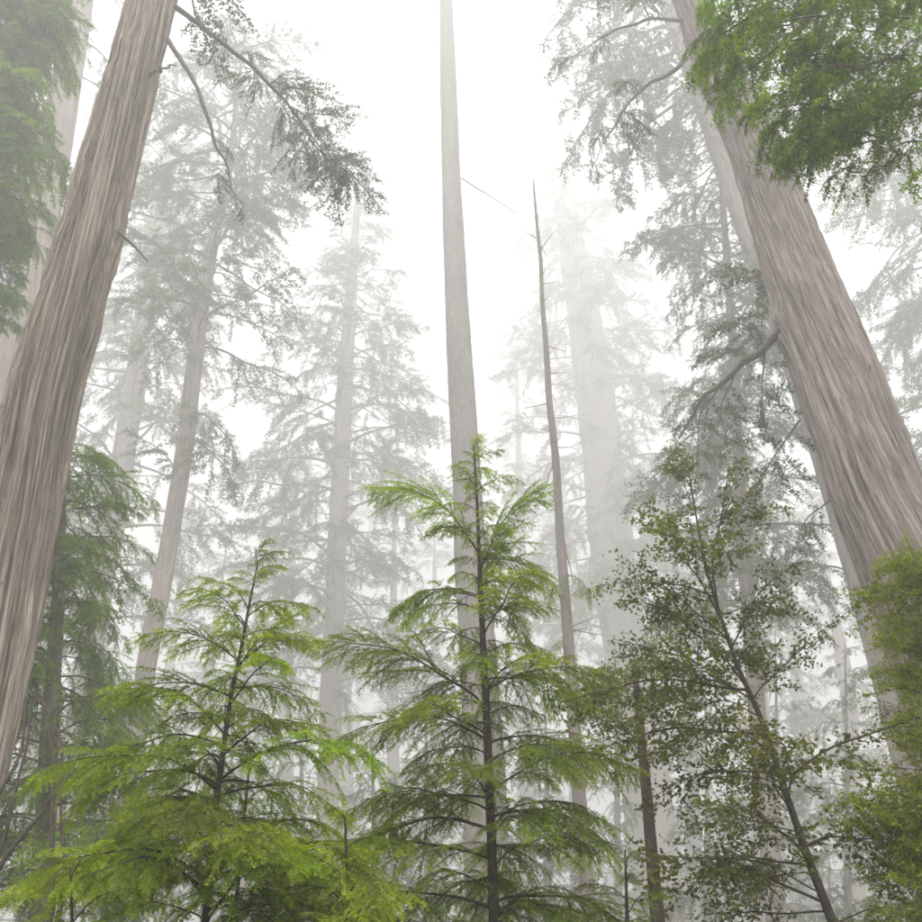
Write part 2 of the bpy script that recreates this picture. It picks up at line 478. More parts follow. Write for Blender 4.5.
# ------------------------------------------------------------------ trunks
class Axis:
    """centre line and radius of a stem as functions of height"""
    def __init__(self, pts, Y, ztop, flare=1.25, rtop=.25):
        pz, px, py, pr = [], [], [], []
        for i, q in enumerate(pts):
            yy = Y[i] if isinstance(Y, (list, tuple)) else Y
            P = at(q[0], q[1], yy)
            pz.append(P[2]); px.append(P[0]); py.append(P[1]); pr.append(q[2] / 922 * depth(P) / 2 * math.cos(math.atan2(P[0] - CAM[0], P[1] - CAM[1])))   # a round stem off the axis looks wider
        o = np.argsort(pz)
        z, x, y, r = (np.array(a)[o] for a in (pz, px, py, pr))
        k = min(2, len(z) - 1)
        if z[0] > 0.1:
            sl = [(a[k] - a[0]) / (z[k] - z[0]) for a in (x, y, r)]
            z0 = -.3
            x = np.r_[x[0] - sl[0] * (z[0] - z0), x]; y = np.r_[y[0] - sl[1] * (z[0] - z0), y]
            r = np.r_[max(r[0] - sl[2] * (z[0] - z0), r[0]) * flare, r]; z = np.r_[z0, z]
        if ztop > z[-1] + .1:
            sx = (x[-1] - x[-1 - k]) / (z[-1] - z[-1 - k]); sy = (y[-1] - y[-1 - k]) / (z[-1] - z[-1 - k])
            x = np.r_[x, x[-1] + sx * (ztop - z[-1])]; y = np.r_[y, y[-1] + sy * (ztop - z[-1])]
            r = np.r_[r, r[-1] * rtop]; z = np.r_[z, ztop]
        # smooth resample
        zz = np.linspace(z[0], z[-1], 240)
        ker = np.hanning(17); ker /= ker.sum()
        def sm(a):
            v = np.interp(zz, z, a)
            vp = np.r_[2 * v[0] - v[8:0:-1], v, 2 * v[-1] - v[-2:-10:-1]]
            return np.convolve(vp, ker, 'valid')
        self.z, self.x, self.y, self.r = zz, sm(x), sm(y), np.maximum(sm(r), .002)
    def p(self, z):
        return np.array([np.interp(z, self.z, self.x), np.interp(z, self.z, self.y), z])
    def rad(self, z):
        return float(np.interp(z, self.z, self.r))
    def base(self):
        return Vector(self.p(0.0))
    def z_at(self, py):
        """height at which this stem crosses image row py"""
        best = None
        for z in np.linspace(self.z[0], self.z[-1], 400):
            P = self.p(z) - CAM
            v = np.dot(P, CU) / np.dot(P, _f)
            e = abs(461 - v * 922 - py)
            if best is None or e < best[0]:
                best = (e, z)
        return best[1]

def make_trunk(tree, ax, mat, seg=48, rings=160, amp=.02, ridge_w=.06, ridge_h=1.2, seed=1, knots=(), lobes=.06, name='trunk'):
    z = np.linspace(ax.z[0], ax.z[-1], rings)
    cx = np.interp(z, ax.z, ax.x); cyy = np.interp(z, ax.z, ax.y); r = np.interp(z, ax.z, ax.r)
    th = np.arange(seg) / seg * 2 * np.pi
    ZZ, TH = np.meshgrid(z, th, indexing='ij')
    RR = np.repeat(r[:, None], seg, 1)
    rm = float(np.median(r))
    twist = .06 * ZZ
    bx, by = np.cos(TH + twist) * rm, np.sin(TH + twist) * rm
    flat = lambda sx, sz, off=0: np.stack([(bx * sx + off).ravel(), (by * sx - off).ravel(), (ZZ * sz + off * 2).ravel()], 1)
    warp = vnoise(flat(2.0, .9, 3), seed) * .35
    p1 = flat(1 / ridge_w, 1 / ridge_h); p1[:, 0] += warp; p1[:, 1] += warp
    n1 = vnoise(p1, seed + 1)
    p2 = flat(2.1 / ridge_w, 1.9 / ridge_h, 7); p2[:, 0] += warp * 2; p2[:, 1] += warp * 2
    n2 = vnoise(p2, seed + 2)
    p3 = flat(5 / ridge_w, 7 / ridge_h, 11)
    n3 = vnoise(p3, seed + 5)
    ridge = (1 - np.abs(n1) * 2.0) * -1.0            # deep narrow furrows where n1 crosses zero
    ridge = -np.clip(ridge, -1, .6) * -1
    f1 = np.minimum(np.abs(n1) * 2.6, 1.0)
    f2 = np.minimum(np.abs(n2) * 2.6, 1.0)
    disp = amp * (f1 * .62 + f2 * .33 + n3 * .26 - .6)
    big = vnoise(flat(.9 / max(rm, .1), .22, 5), seed + 3) * lobes * rm + vnoise(flat(2.2 / max(rm, .1), .8, 9), seed + 4) * lobes * .35 * rm
    disp = (disp + big).reshape(RR.shape) * (RR / rm) ** .5
    for (kz, ka, ks, kh) in knots:                       # height, angle, size, relief
        da = np.angle(np.exp(1j * (TH - ka))) * RR
        d2 = (da ** 2 + ((ZZ - kz) * .7) ** 2) / ks ** 2
        disp += kh * np.exp(-d2) - kh * 1.3 * np.exp(-d2 * 7)
    RR = RR + disp
    V = np.stack([cx[:, None] + np.cos(TH) * RR, cyy[:, None] + np.sin(TH) * RR, ZZ], -1).reshape(-1, 3) - np.array(tree.location)
    i = np.arange(rings - 1)[:, None] * seg
    j = np.arange(seg)[None, :]
    k = (j + 1) % seg
    F = np.stack([i + j, i + k, i + seg + k, i + seg + j], -1).reshape(-1, 4)
    cap = np.arange(seg)[None, :] + (rings - 1) * seg
    att = np.stack([bx.ravel(), by.ravel(), ZZ.ravel()], 1)
    me = mesh_from(name, V, [F, cap], mat, {'bark': ('FLOAT_VECTOR', att)})
    return new_obj(name, me, tree)

def tube_part(tree, name, pts, rad, mat, sides=6, n=24, wob=0.0, seed=0):
    pts = np.asarray(pts, float); rad = np.asarray(rad, float)
    s = np.r_[0, np.cumsum(np.linalg.norm(np.diff(pts, axis=0), axis=1))]
    q = np.linspace(0, s[-1], n)
    P = np.stack([np.interp(q, s, pts[:, i]) for i in range(3)], 1)
    if len(pts) > 2:
        ker = np.array([1, 2, 3, 2, 1]) / 9
        for i in range(3):
            v = np.r_[2 * P[0, i] - P[2:0:-1, i], P[:, i], 2 * P[-1, i] - P[-2:-4:-1, i]]
            P[:, i] = np.convolve(v, ker, 'valid')
    if wob:
        for i in range(3):
            P[1:, i] += wob * vnoise(np.stack([q[1:] / s[-1] * 9, np.full(n - 1, i * 7.1), np.full(n - 1, seed * 1.7)], 1), seed)
    rr = np.interp(q, s, rad)
    tb = Tubes(); tb.add(P - np.array(tree.location), rr, sides)
    return new_obj(name, tb.mesh(name, mat), tree)

def crown(tree, ax, keys, zlo, zhi, count, lfun, rnd, pitch=(0, .2), az=None, roll=.4, even=False):
    """count boughs spread up the stem between two heights; lfun(t) is the length at t = 0 low .. 1 high"""
    a = rnd.uniform(0, 6.28)
    for i in range(count):
        t = (i + rnd.uniform(.1, .9)) / count
        z = zlo + (zhi - zlo) * t
        a += 2.399 + rnd.uniform(-.5, .5)
        aa = a if az is None else rnd.uniform(*az)
        L = lfun(t) * (rnd.uniform(.7, 1.2) if even else rnd.uniform(.4, 1.45))
        key = keys if isinstance(keys, str) else keys(L)
        P = ax.p(z) + np.array([math.cos(aa), math.sin(aa), 0]) * ax.rad(z) * .6
        put_bough(tree, key, P, aa, rnd.uniform(*pitch), L, rnd, rnd.uniform(-roll, roll))

# ------------------------------------------------------------------ ground and haze
def build_ground():
    n = 220
    g = np.linspace(-1, 1, n)
    c = np.sign(g) * np.abs(g) ** 1.8 * 150
    X, Yv = np.meshgrid(c, c + 20, indexing='ij')
    p = np.stack([X.ravel() / 9, Yv.ravel() / 9, np.zeros(X.size)], 1)
    Zv = vnoise(p, 3) * .35 + vnoise(p * 4.3, 4) * .08
    d = np.hypot(X.ravel(), Yv.ravel())
    Zv = Zv * np.clip((d - 1) / 6, 0, 1) - .02
    V = np.stack([X.ravel(), Yv.ravel(), Zv], 1)
    i = np.arange(n - 1)[:, None] * n
    j = np.arange(n - 1)[None, :]
    F = np.stack([i + j, i + n + j, i + n + j + 1, i + j + 1], -1).reshape(-1, 4)
    mt, nn, out = mat_new('forest_floor')
    tc = nn.nodes.new('ShaderNodeTexCoord')
    t1 = nn.nodes.new('ShaderNodeTexNoise'); t1.inputs['Scale'].default_value = .6; t1.inputs['Detail'].default_value = 8
    t2 = nn.nodes.new('ShaderNodeTexNoise'); t2.inputs['Scale'].default_value = 9; t2.inputs['Detail'].default_value = 8
    nn.links.new(tc.outputs['Object'], t1.inputs['Vector']); nn.links.new(tc.outputs['Object'], t2.inputs['Vector'])
    c1 = ramp(nn, t2.outputs['Fac'], [(.3, (.045, .030, .020)), (.55, (.10, .068, .044)), (.75, (.16, .11, .07))])
    c2 = ramp(nn, t2.outputs['Fac'], [(.3, (.03, .045, .012)), (.6, (.07, .10, .025)), (.8, (.10, .13, .04))])
    f = ramp(nn, t1.outputs['Fac'], [(.45, (0, 0, 0)), (.58, (1, 1, 1))])
    mx = nn.nodes.new('ShaderNodeMixRGB')
    nn.links.new(f, mx.inputs[0]); nn.links.new(c1, mx.inputs[1]); nn.links.new(c2, mx.inputs[2])
    bs = nn.nodes.new('ShaderNodeBsdfPrincipled'); bs.inputs['Roughness'].default_value = .95
    nn.links.new(mx.outputs[0], bs.inputs['Base Color'])
    bp = nn.nodes.new('ShaderNodeBump'); bp.inputs['Strength'].default_value = .8; bp.inputs['Distance'].default_value = .05
    nn.links.new(t2.outputs['Fac'], bp.inputs['Height']); nn.links.new(bp.outputs[0], bs.inputs['Normal'])
    nn.links.new(bs.outputs[0], out.inputs['Surface'])
    o = new_obj('ground', mesh_from('ground', V, [F], mt))
    o['kind'] = 'structure'
    o['label'] = 'brown needle litter and moss of the forest floor'

build_ground()

def build_haze():
    mt, nn, out = mat_new('mist')
    pv = nn.nodes.new('ShaderNodeVolumePrincipled')
    pv.inputs['Color'].default_value = (.985, .985, .98, 1)
    pv.inputs['Density'].default_value = HAZE_DENSITY
    pv.inputs['Density Attribute'].default_value = ''
    pv.inputs['Temperature Attribute'].default_value = ''
    pv.inputs['Anisotropy'].default_value = .35
    nn.links.new(pv.outputs[0], out.inputs['Volume'])
    mt.cycles.homogeneous_volume = True
    x0, x1, y0, y1, z0, z1 = -165, 165, -145, 185, -2.0, 118.0
    V = np.array([(x, y, z) for z in (z0, z1) for y in (y0, y1) for x in (x0, x1)])
    F = np.array([(0, 2, 3, 1), (4, 5, 7, 6), (0, 1, 5, 4), (2, 6, 7, 3), (0, 4, 6, 2), (1, 3, 7, 5)])
    o = new_obj('haze', mesh_from('haze', V, [F], mt, smooth=False))
    o['kind'] = 'stuff'
    o['label'] = 'pale morning mist filling the whole forest'

# ------------------------------------------------------------------ the trees
rnd = random.Random(7)
redkey = lambda L: 'red_l' if L > 3.2 else 'red_m'
hemkey = lambda L: 'hem_l' if L > 1.15 else ('hem_m' if L > .6 else 'hem_s')
grnkey = lambda L: ('grn_m' if L > 1.0 else 'grn_s') if rnd.random() < .5 else 'clump'

def tree_of(name, label, ax, group=None, cat='tree'):
    b = ax.base()
    return thing(name, label, cat, (b.x, b.y, 0), group)

# A: the big redwood on the left
axA = Axis([(153, 0, 48), (111, 155, 59), (71, 305, 71), (38, 414, 77), (-4, 612, 90), (-58, 830, 101)], 11, 36)
tA = tree_of('redwood_tree', 'thick redwood trunk with furrowed grey-brown bark leaning in from the left edge', axA)
def zA(py): return axA.z_at(py)
make_trunk(tA, axA, MB['redwood'], 420, 420, .11, .085, 5.0, 11,
           knots=[(zA(62), -1.5, .16, .06), (zA(90), -2.0, .14, .05), (zA(245), -.2, .2, .06), (zA(165), -1.9, .10, .05), (zA(395), -1.9, .12, .04)])
def A_limb(pix, Ys, r, seed):
    pts = [at(x, y, Y * .92) for (x, y), Y in zip(pix, Ys)]
    return tube_part(tA, 'limb', pts, r, MB['limb'], 7, 40, .05, seed)
A_limb([(172, 5), (195, 22), (240, 55), (280, 95), (305, 130), (330, 165)], [12.0, 12.2, 12.8, 13.4, 13.8, 14.2], [.065, .052, .042, .032, .022, .008], 1)
A_limb([(168, 40), (180, 58), (196, 88), (214, 138), (226, 165), (233, 192)], [12, 11.8, 11.6, 11.6, 11.7, 11.8], [.055, .046, .038, .030, .020, .007], 2)
A_limb([(150, 76), (165, 68), (177, 64)], [11.6, 11.4, 11.3], [.03, .02, .008], 3)
tube_part(tA, 'dead_twig', [at(118, 232, 10.6), at(132, 245, 10.4), at(148, 261, 10.1)], [.03, .022, .010], MB['twig'], 6, 12, .01, 4)
for a, b, Y0, Y1 in [((300, 125), (335, 140), 13.8, 14.4), ((320, 150), (352, 190), 14, 15), ((270, 85), (300, 88), 13.2, 14), ((305, 130), (300, 172), 13.8, 13.4),
                     ((285, 100), (282, 140), 13.5, 13.2), ((330, 162), (345, 205), 14.2, 14.4), ((240, 55), (268, 62), 12.8, 13.4), ((312, 140), (328, 195), 13.9, 14.4),
                     ((226, 165), (214, 200), 11.8, 12.2), ((232, 190), (246, 222), 11.8, 12.2), ((215, 140), (236, 160), 11.6, 11.9), ((255, 70), (252, 105), 13, 12.8)]:
    bough_to(tA, 'red_s', at(*a, Y0 * .92), at(*b, Y1 * .92), rnd, rnd.uniform(-.5, .5))
for a, b in [((300, 125), (350, 130)), ((320, 150), (368, 185)), ((310, 140), (345, 225)), ((280, 95), (330, 100)), ((330, 160), (385, 215))]:
    bough_to(tA, 'red_m', at(*a, 12.7), at(*b, 14), rnd, rnd.uniform(-.5, .5))
crown(tA, axA, redkey, 24, 35.5, 22, lambda t: 3.6 - 2.2 * t, rnd, (-.1, .2))

# B: second trunk behind it
axB = Axis([(82, 0, 26), (72, 50, 30), (53, 160, 38), (22, 310, 45), (-40, 560, 56)], 32, 70)
tB = tree_of('redwood_tree', 'straight hazy redwood trunk half hidden behind the thick left trunk', axB)
make_trunk(tB, axB, MB['redwood'], 96, 300, .05, .10, 2.6, 21)
crown(tB, axB, redkey, 48, 69, 20, lambda t: 4.6 - 2.2 * t, rnd, (-.1, .2))

# C: slender trunk left of centre
axC = Axis([(246, 25, 2.5), (238, 90, 4), (230, 165, 7), (222, 205, 10), (211, 250, 13), (201, 310, 16), (183, 460, 18), (160, 600, 20), (147, 660, 21), (134, 760, 22), (118, 870, 23)], 38, 0)
tC = tree_of('fir_tree', 'slender misty fir leaning right, first full trunk beside the thick left redwood', axC)
make_trunk(tC, axC, MB['plain'], 40, 260, .022, .06, 1.2, 31)
def zC(py): return axC.z_at(py)
crown(tC, axC, redkey, zC(350), zC(35), 95, lambda t: 4.4 + 2.3 * math.sin(math.pi * t) - 1.2 * t, rnd, (-.1, .5))
for a, b in [((190, 415), (238, 470)), ((186, 440), (232, 500)), ((178, 470), (120, 430)), ((196, 350), (140, 390))]:
    bough_to(tC, 'red_m', at(*a, 38), at(*b, 36.5), rnd, rnd.uniform(-.5, .5))

# D: faint trunk far left
axD = Axis([(160, 200, 15), (150, 260, 19), (136, 380, 22), (113, 520, 25), (95, 620, 26), (60, 850, 30)], 64, 95)
tD = tree_of('fir_tree', 'faint grey fir trunk in the mist beside the thick left trunk', axD)
make_trunk(tD, axD, MB['plain'], 36, 160, .03, .10, 1.5, 41)
crown(tD, axD, redkey, axD.z_at(640), axD.z_at(130), 105, lambda t: 8.2 - 2.4 * t, rnd, (-.2, .2))

# E: limby fir left of the central trunk
axE = Axis([(358, 190, 5), (352, 280, 11), (345, 380, 16), (338, 520, 19), (331, 700, 22), (325, 900, 24)], 70, 84, rtop=.3)
tE = tree_of('fir_tree', 'misty fir with many drooping limbs left of the central trunk', axE)
make_trunk(tE, axE, MB['plain'], 36, 160, .03, .10, 1.5, 51)
crown(tE, axE, redkey, axE.z_at(700), axE.z_at(170), 165, lambda t: 6.9 + 3.6 * math.sin(math.pi * min(1, t * 1.15)) - 4.2 * t, rnd, (-.25, .15))

# F: the central trunk
axF = Axis([(445, -60, 10), (446, 0, 13), (450, 150, 18), (457, 310, 23), (460, 370, 26), (465, 440, 28), (470, 560, 32), (478, 650, 37), (485, 780, 43), (488, 900, 47)], 38, 80)
tF = tree_of('redwood_tree', 'tall straight pale trunk rising through the middle of the picture', axF)
make_trunk(tF, axF, MB['fir'], 90, 420, .035, .08, 1.3, 61)
tube_part(tF, 'dead_branch', [at(461, 178, 38), at(485, 193, 38.7), at(517, 213, 39.5)], [.055, .042, .016], MB['limb'], 5, 16, .04, 6)
crown(tF, axF, redkey, 72, 80, 10, lambda t: 3.2 - 1.2 * t, rnd, (0, .3))

# G: thin dead snag
axG = Axis([(533, 178, .8), (535, 200, 2.2), (538, 232, 3), (541, 262, 4), (542, 300, 4.8), (546, 345, 5.5), (549, 400, 6.5), (556, 460, 7.5), (560, 540, 9), (567, 620, 11), (573, 700, 12.5), (578, 780, 14), (586, 880, 16), (590, 920, 17)], 24, 0)
tG = tree_of('dead_tree', 'thin bare dead trunk with short broken stubs right of the central trunk', axG)
make_trunk(tG, axG, MB['snag'], 24, 240, .012, .04, .5, 71, lobes=.12)
for i in range(48):
    py = rnd.uniform(200, 640)
    z = axG.z_at(py); a = rnd.uniform(0, 6.28); L = .12 + 1.1 * rnd.random() ** 2
    p0 = axG.p(z); d = np.array([math.cos(a), math.sin(a), rnd.uniform(-.4, .5)])
    tube_part(tG, 'stub', [p0, p0 + d * L * .5, p0 + d * L + np.array([0, 0, rnd.uniform(-.1, .1)])], [.020, .014, .006], MB['snag'], 5, 6, .01, i)
for pts in ([(560, 525), (568, 560), (575, 590)], [(556, 455), (548, 480), (540, 500)]):
    tube_part(tG, 'dead_branch', [at(x, y, 24 + .1 * i) for i, (x, y) in enumerate(pts)], [.03, .02, .007], MB['snag'], 5, 14, .03, 3)
for py, px2, py2 in [(575, 590, 605), (585, 548, 615), (600, 600, 590), (640, 548, 660), (690, 602, 700), (760, 550, 780), (820, 615, 830), (850, 560, 870)]:
    z = axG.z_at(py)
    bough_to(tG, 'hem_s', axG.p(z), at(px2, py2, 23.6), rnd)

# H: broad pale trunk in the mist
axH = Axis([(560, 170, 20), (571, 240, 27), (588, 340, 36), (603, 460, 41), (613, 560, 44), (640, 740, 48), (660, 900, 52)], 92, 106)
tH = tree_of('redwood_tree', 'broad ghostly trunk dissolving in mist right of the dead trunk', axH)
make_trunk(tH, axH, MB['plain'], 48, 160, .05, .12, 2, 81)
crown(tH, axH, redkey, axH.z_at(640), 105, 150, lambda t: 11.0 - 3.6 * t, rnd, (-.25, .1))

# I: dark lower trunk behind the oak
axI = Axis([(634, 660, 5), (640, 720, 8), (647, 800, 11), (657, 915, 14)], 9.5, 0)
tI = tree_of('oak_tree', 'dark brown young oak trunk with leafy top left of leaning sapling', axI)
make_trunk(tI, axI, MB['young'], 32, 140, .012, .04, .6, 91)
for i in range(19):
    z = axI.z_at(rnd.uniform(655, 770))
    put_bough(tI, 'oak', axI.p(z), rnd.uniform(0, 6.28), rnd.uniform(-.2, .4), rnd.uniform(.7, 1.3), rnd, rnd.uniform(-.5, .5))

# K: the big redwood on the right
axK = Axis([(692, 0, 38), (713, 60, 45), (753, 140, 55), (811, 310, 77), (845, 400, 90), (879, 500, 97), (906, 560, 106), (962, 700, 122), (1020, 850, 134)], 13.8, 42)
tK = tree_of('redwood_tree', 'massive pinkish-grey redwood trunk leaning in from the right edge', axK)
def zK(py): return axK.z_at(py)
make_trunk(tK, axK, MB['redwood_pink'], 400, 420, .07, .085, 3.0, 101,
           knots=[(zK(325), 3.1, .26, .16), (zK(300), -2.2, .14, .06), (zK(420), -1.9, .12, .05), (zK(485), -1.6, .12, .05), (zK(245), -2.0, .14, .05), (zK(205), -2.4, .12, .05), (zK(460), -2.0, .10, .05), (zK(380), -1.2, .1, .05)])
def K_limb(pix, Ys, r, seed):
    return tube_part(tK, 'limb', [at(x, y, Y * 1.02) for (x, y), Y in zip(pix, Ys)], r, MB['limb'], 7, 36, .06, seed)
K_limb([(688, 58), (660, 78), (638, 92), (612, 128), (600, 150)], [13.4, 13.6, 13.8, 14, 14.2], [.055, .045, .035, .02, .008], 11)
K_limb([(684, 20), (650, 20), (615, 30), (575, 55)], [13.4, 13.8, 14.2, 14.6], [.05, .04, .03, .008], 12)
K_limb([(786, 325), (768, 345), (735, 372), (702, 400), (680, 440)], [13.5, 13.8, 14.4, 15, 15.4], [.10, .08, .06, .035, .012], 13)
for a, b, Y0, Y1 in [((638, 92), (612, 88), 13.8, 14.6), ((612, 128), (585, 150), 14, 14.6), ((600, 150), (596, 185), 14.2, 14.4), ((615, 30), (590, 60), 14.2, 14.8), ((575, 55), (548, 75), 14.6, 15), ((650, 20), (628, -5), 13.8, 14.4), ((625, 110), (632, 150), 14, 13.8), ((768, 345), (720, 330), 13.8, 15.2), ((750, 360), (690, 360), 14.2, 15.5), ((735, 372), (740, 470), 14.4, 14.6), ((710, 392), (672, 440), 14.9, 15.5),
                     ((765, 348), (775, 450), 13.9, 14.4), ((720, 385), (700, 480), 14.6, 15.2), ((778, 335), (735, 270), 13.6, 15), ((800, 420), (760, 520), 13.6, 14.4), ((830, 500), (790, 570), 13.5, 14.2)]:
    bough_to(tK, 'red_s' if Y0 > 13.75 and a[1] < 200 else 'red_m', at(*a, Y0 * 1.02), at(*b, Y1 * 1.02), rnd, rnd.uniform(-.5, .5))
crown(tK, axK, redkey, 28, 41.5, 24, lambda t: 3.8 - 2.2 * t, rnd, (-.1, .2))

# M: hazy tree right behind the massive trunk
axM = Axis([(668, 0, 22), (692, 60, 27), (742, 200, 34), (800, 350, 44), (850, 500, 50), (905, 700, 58)], 32, 72)
tM = tree_of('redwood_tree', 'paler redwood trunk directly behind the massive right trunk, grey sprays reaching left', axM)
make_trunk(tM, axM, MB['plain'], 40, 160, .03, .08, 2, 115)
for (x0, y0), (x1, y1), dY in [((690, 60), (612, 128), 1), ((680, 25), (575, 55), 1.5), ((672, 10), (600, -20), 2), ((700, 80), (640, 170), -1), ((670, 0), (555, 10), -1),
                               ((705, 100), (600, 190), 2), ((700, 90), (665, 200), 0), ((690, 50), (560, 120), 2.5), ((680, 30), (620, 70), -2), ((665, -20), (540, 40), 0), ((640, 40), (545, 95), 0), ((650, 70), (560, 165), 1), ((660, 60), (575, 90), -1), ((670, 20), (550, -15), 1), ((690, 90), (620, 215), 1), ((680, 30), (720, 110), -2.5)]:
    bough_to(tM, 'red_l', at(x0, y0, 32), at(x1, y1, 32 + dY * 1.4), rnd, rnd.uniform(-.5, .5))
crown(tM, axM, redkey, 54, 71, 18, lambda t: 5.2 - 2.2 * t, rnd, (-.1, .2))

# O: younger redwood left of it
axO = Axis([(715, 60, 3), (720, 160, 6), (727, 260, 8), (733, 350, 9), (738, 450, 12), (745, 560, 15), (760, 750, 19), (775, 900, 22)], 34, 0)
tO = tree_of('redwood_tree', 'younger redwood with hanging grey-green sprays left of the massive right trunk', axO)
make_trunk(tO, axO, MB['plain'], 32, 160, .02, .06, 1.2, 111)
crown(tO, axO, redkey, axO.z_at(620), axO.z_at(75), 165, lambda t: 4.3 - 1.1 * t ** 2, rnd, (-.35, .05))

# L: tree past the right edge
axL = Axis([(905, 0, 20), (962, 300, 32), (1020, 560, 42)], 46, 76)
tL = tree_of('redwood_tree', 'misty redwood at right edge behind the massive right trunk', axL)
make_trunk(tL, axL, MB['plain'], 36, 160, .03, .08, 2, 121)
crown(tL, axL, redkey, axL.z_at(640), axL.z_at(30), 130, lambda t: 8.0 - 2.0 * t, rnd, (-.25, .1))

# R: green redwood behind the left trunk, low
axR = Axis([(62, 480, 8), (58, 600, 14), (50, 720, 19), (44, 850, 23), (40, 920, 24)], 12.7, 11.2, rtop=.2)
tR = tree_of('redwood_tree', 'young green redwood with layered boughs behind the thick left trunk', axR)
make_trunk(tR, axR, MB['plain'], 32, 140, .02, .06, 1.2, 131)
crown(tR, axR, grnkey, axR.z_at(900), axR.z_at(440), 84, lambda t: 1.9 - .7 * t, rnd, (-.15, .25), even=True)

# Q: boughs at upper left from a tree past the edge
axQ = Axis([(-60, 0, 24), (-100, 200, 34), (-150, 420, 46)], 15.5, 34)
tQ = tree_of('redwood_tree', 'green redwood boughs hanging in at the upper left corner', axQ)
make_trunk(tQ, axQ, MB['redwood'], 48, 160, .03, .08, 2, 141)
for i in range(84):
    py = rnd.uniform(-60, 330)
    tip = at(np.interp(py, [0, 40, 90, 150, 340], [92, 86, 64, 56, 22]) - 45 * rnd.random() ** 1.5, py + rnd.uniform(-10, 40), rnd.uniform(14.4, 17))
    z = axQ.z_at(py - rnd.uniform(-10, 60))
    p0 = axQ.p(z)
    p0 = p0 + (tip - p0) * rnd.uniform(0.0, .35)
    bough_to(tQ, 'grn_m', p0, tip, rnd, rnd.uniform(-.6, .6))

crown(tQ, axQ, 'red_m', 12, 33, 20, lambda t: 2.6 - .6 * t, rnd, (-.1, .2), az=(1.9, 4.3))  # unseen boughs added outside the frame to shade the left redwood's outer side

# X: boughs at upper right from a tree past the edge
axX = Axis([(1010, -40, 26), (1060, 150, 36), (1130, 400, 48)], 5.0, 12)
tX = tree_of('redwood_tree', 'bright green drooping boughs filling the upper right corner', axX)
make_trunk(tX, axX, MB['redwood'], 48, 160, .03, .08, 2, 151)
def limX(px):  # lower edge of the hanging foliage
    return float(np.interp(px, [690, 720, 780, 840, 880, 930], [75, 140, 178, 208, 235, 262]))
for i in range(150):
    px = rnd.uniform(690, 935)
    py = rnd.uniform(-60, limX(px))
    tip = at(px, py, rnd.uniform(4.2, 5.6))
    p0 = tip + np.array([rnd.uniform(.4, .9), rnd.uniform(-.3, .3), rnd.uniform(.1, .6)])
    bough_to(tX, 'clump' if i % 3 else 'grn_s', p0, tip, rnd, rnd.uniform(-.8, .8))

crown(tX, axX, 'red_m', 6.5, 11.5, 12, lambda t: 2.6 - .6 * t, rnd, (-.1, .2), az=(-1.2, .9))  # extra boughs out of view, added to block side light from the right

# far trees that fade into the mist
far = [(205, 96, 16, 'thin far fir, close right of the slender leaning trunk at mid height', 540, 26),
       (285, 108, 17, 'far pale fir between slender leaning trunk and limby fir', 440, 30),
       (392, 104, 15, 'far pale fir between limby fir and the central trunk', 450, 28),
       (525, 120, 20, 'far pale fir between the central trunk and thin dead trunk', 330, 36),
       (30, 84, 22, 'far pale fir at left edge behind the young green redwood', 480, 28),
       (760, 92, 22, 'far pale fir behind the leaning oak sapling', 380, 34),
       (850, 100, 22, 'far pale fir low beside the massive right trunk', 480, 30),
       (165, 118, 15, 'faintest fir low behind the slender leaning trunk', 500, 26),
       (245, 128, 16, 'faint fir low behind the bright left hemlock sapling', 560, 26),
       (345, 132, 16, 'faint fir directly behind the limby fir', 480, 26),
       (435, 126, 16, 'faint fir directly left of the central trunk, low in mist', 520, 26),
       (575, 118, 17, 'faint fir low behind the thin dead trunk', 500, 28),
       (690, 112, 18, 'faint fir between ghostly broad trunk and leaning oak sapling', 470, 28),
       (800, 124, 18, 'faint fir low left of the massive right trunk', 450, 28)]
for i, (px, Y, wd, lab, ytop, ct) in enumerate(far):
    ax_ = Axis([(px + (px - 430) * -.10, ytop, .8), (px, 700, wd * .8), (px + 4, 900, wd)], Y, 0)
    t_ = tree_of('fir_tree', lab, ax_, 'pale far trees in the mist')
    make_trunk(t_, ax_, MB['plain'], 20, 80, .03, .12, 1.5, 200 + i)
    for q in range(16):
        zq = ax_.z[-1] - .2 - q * .5
        put_bough(t_, 'red_m', ax_.p(zq), q * 2.4 + rnd.uniform(-.4, .4), .3, 1.3 + .28 * q, rnd, 0)
    crown(t_, ax_, redkey, 4.5, ax_.z_at(ytop + 10), int(ct * 2.0), lambda t: 10.0 - 6.2 * t, rnd, (-.2, .15))

under = [(110, 36, 650, 'dim young fir low at left, beside the slender leaning trunk'),
         (300, 46, 690, 'dim young fir low between the two tall hemlock saplings, left one'),
         (372, 40, 740, 'dim young fir low just left of the tallest sapling'),
         (425, 54, 660, 'dim young fir behind the tallest sapling, left of central trunk'),
         (545, 42, 700, 'dim young fir low between central trunk and dead trunk'),
         (615, 56, 640, 'dim young fir right of the thin dead trunk'),
         (705, 44, 680, 'dim young fir behind the leaning oak sapling stem'),
         (775, 52, 620, 'dim young fir right of the leaning oak sapling, taller one'),
         (845, 40, 640, 'dim young fir beside the yellow-green shrub'),
         (240, 58, 630, 'dim young fir behind top of the bright left sapling')]
for i, (px, Y, ytop, lab) in enumerate(under):
    ax_ = Axis([(px, ytop, .8), (px + 2, (ytop + 900) / 2, 5), (px + 3, 910, 9)], Y, 0)
    t_ = tree_of('young_fir', lab, ax_, 'dim young firs of the understory')
    make_trunk(t_, ax_, MB['plain'], 12, 60, .01, .06, .8, 300 + i)
    H_ = ax_.z[-1]
    crown(t_, ax_, 'red_m', 1.0, H_ - .3, 46, lambda t: .7 + 3.4 * (1 - t) ** .8, rnd, (-.15, .25))

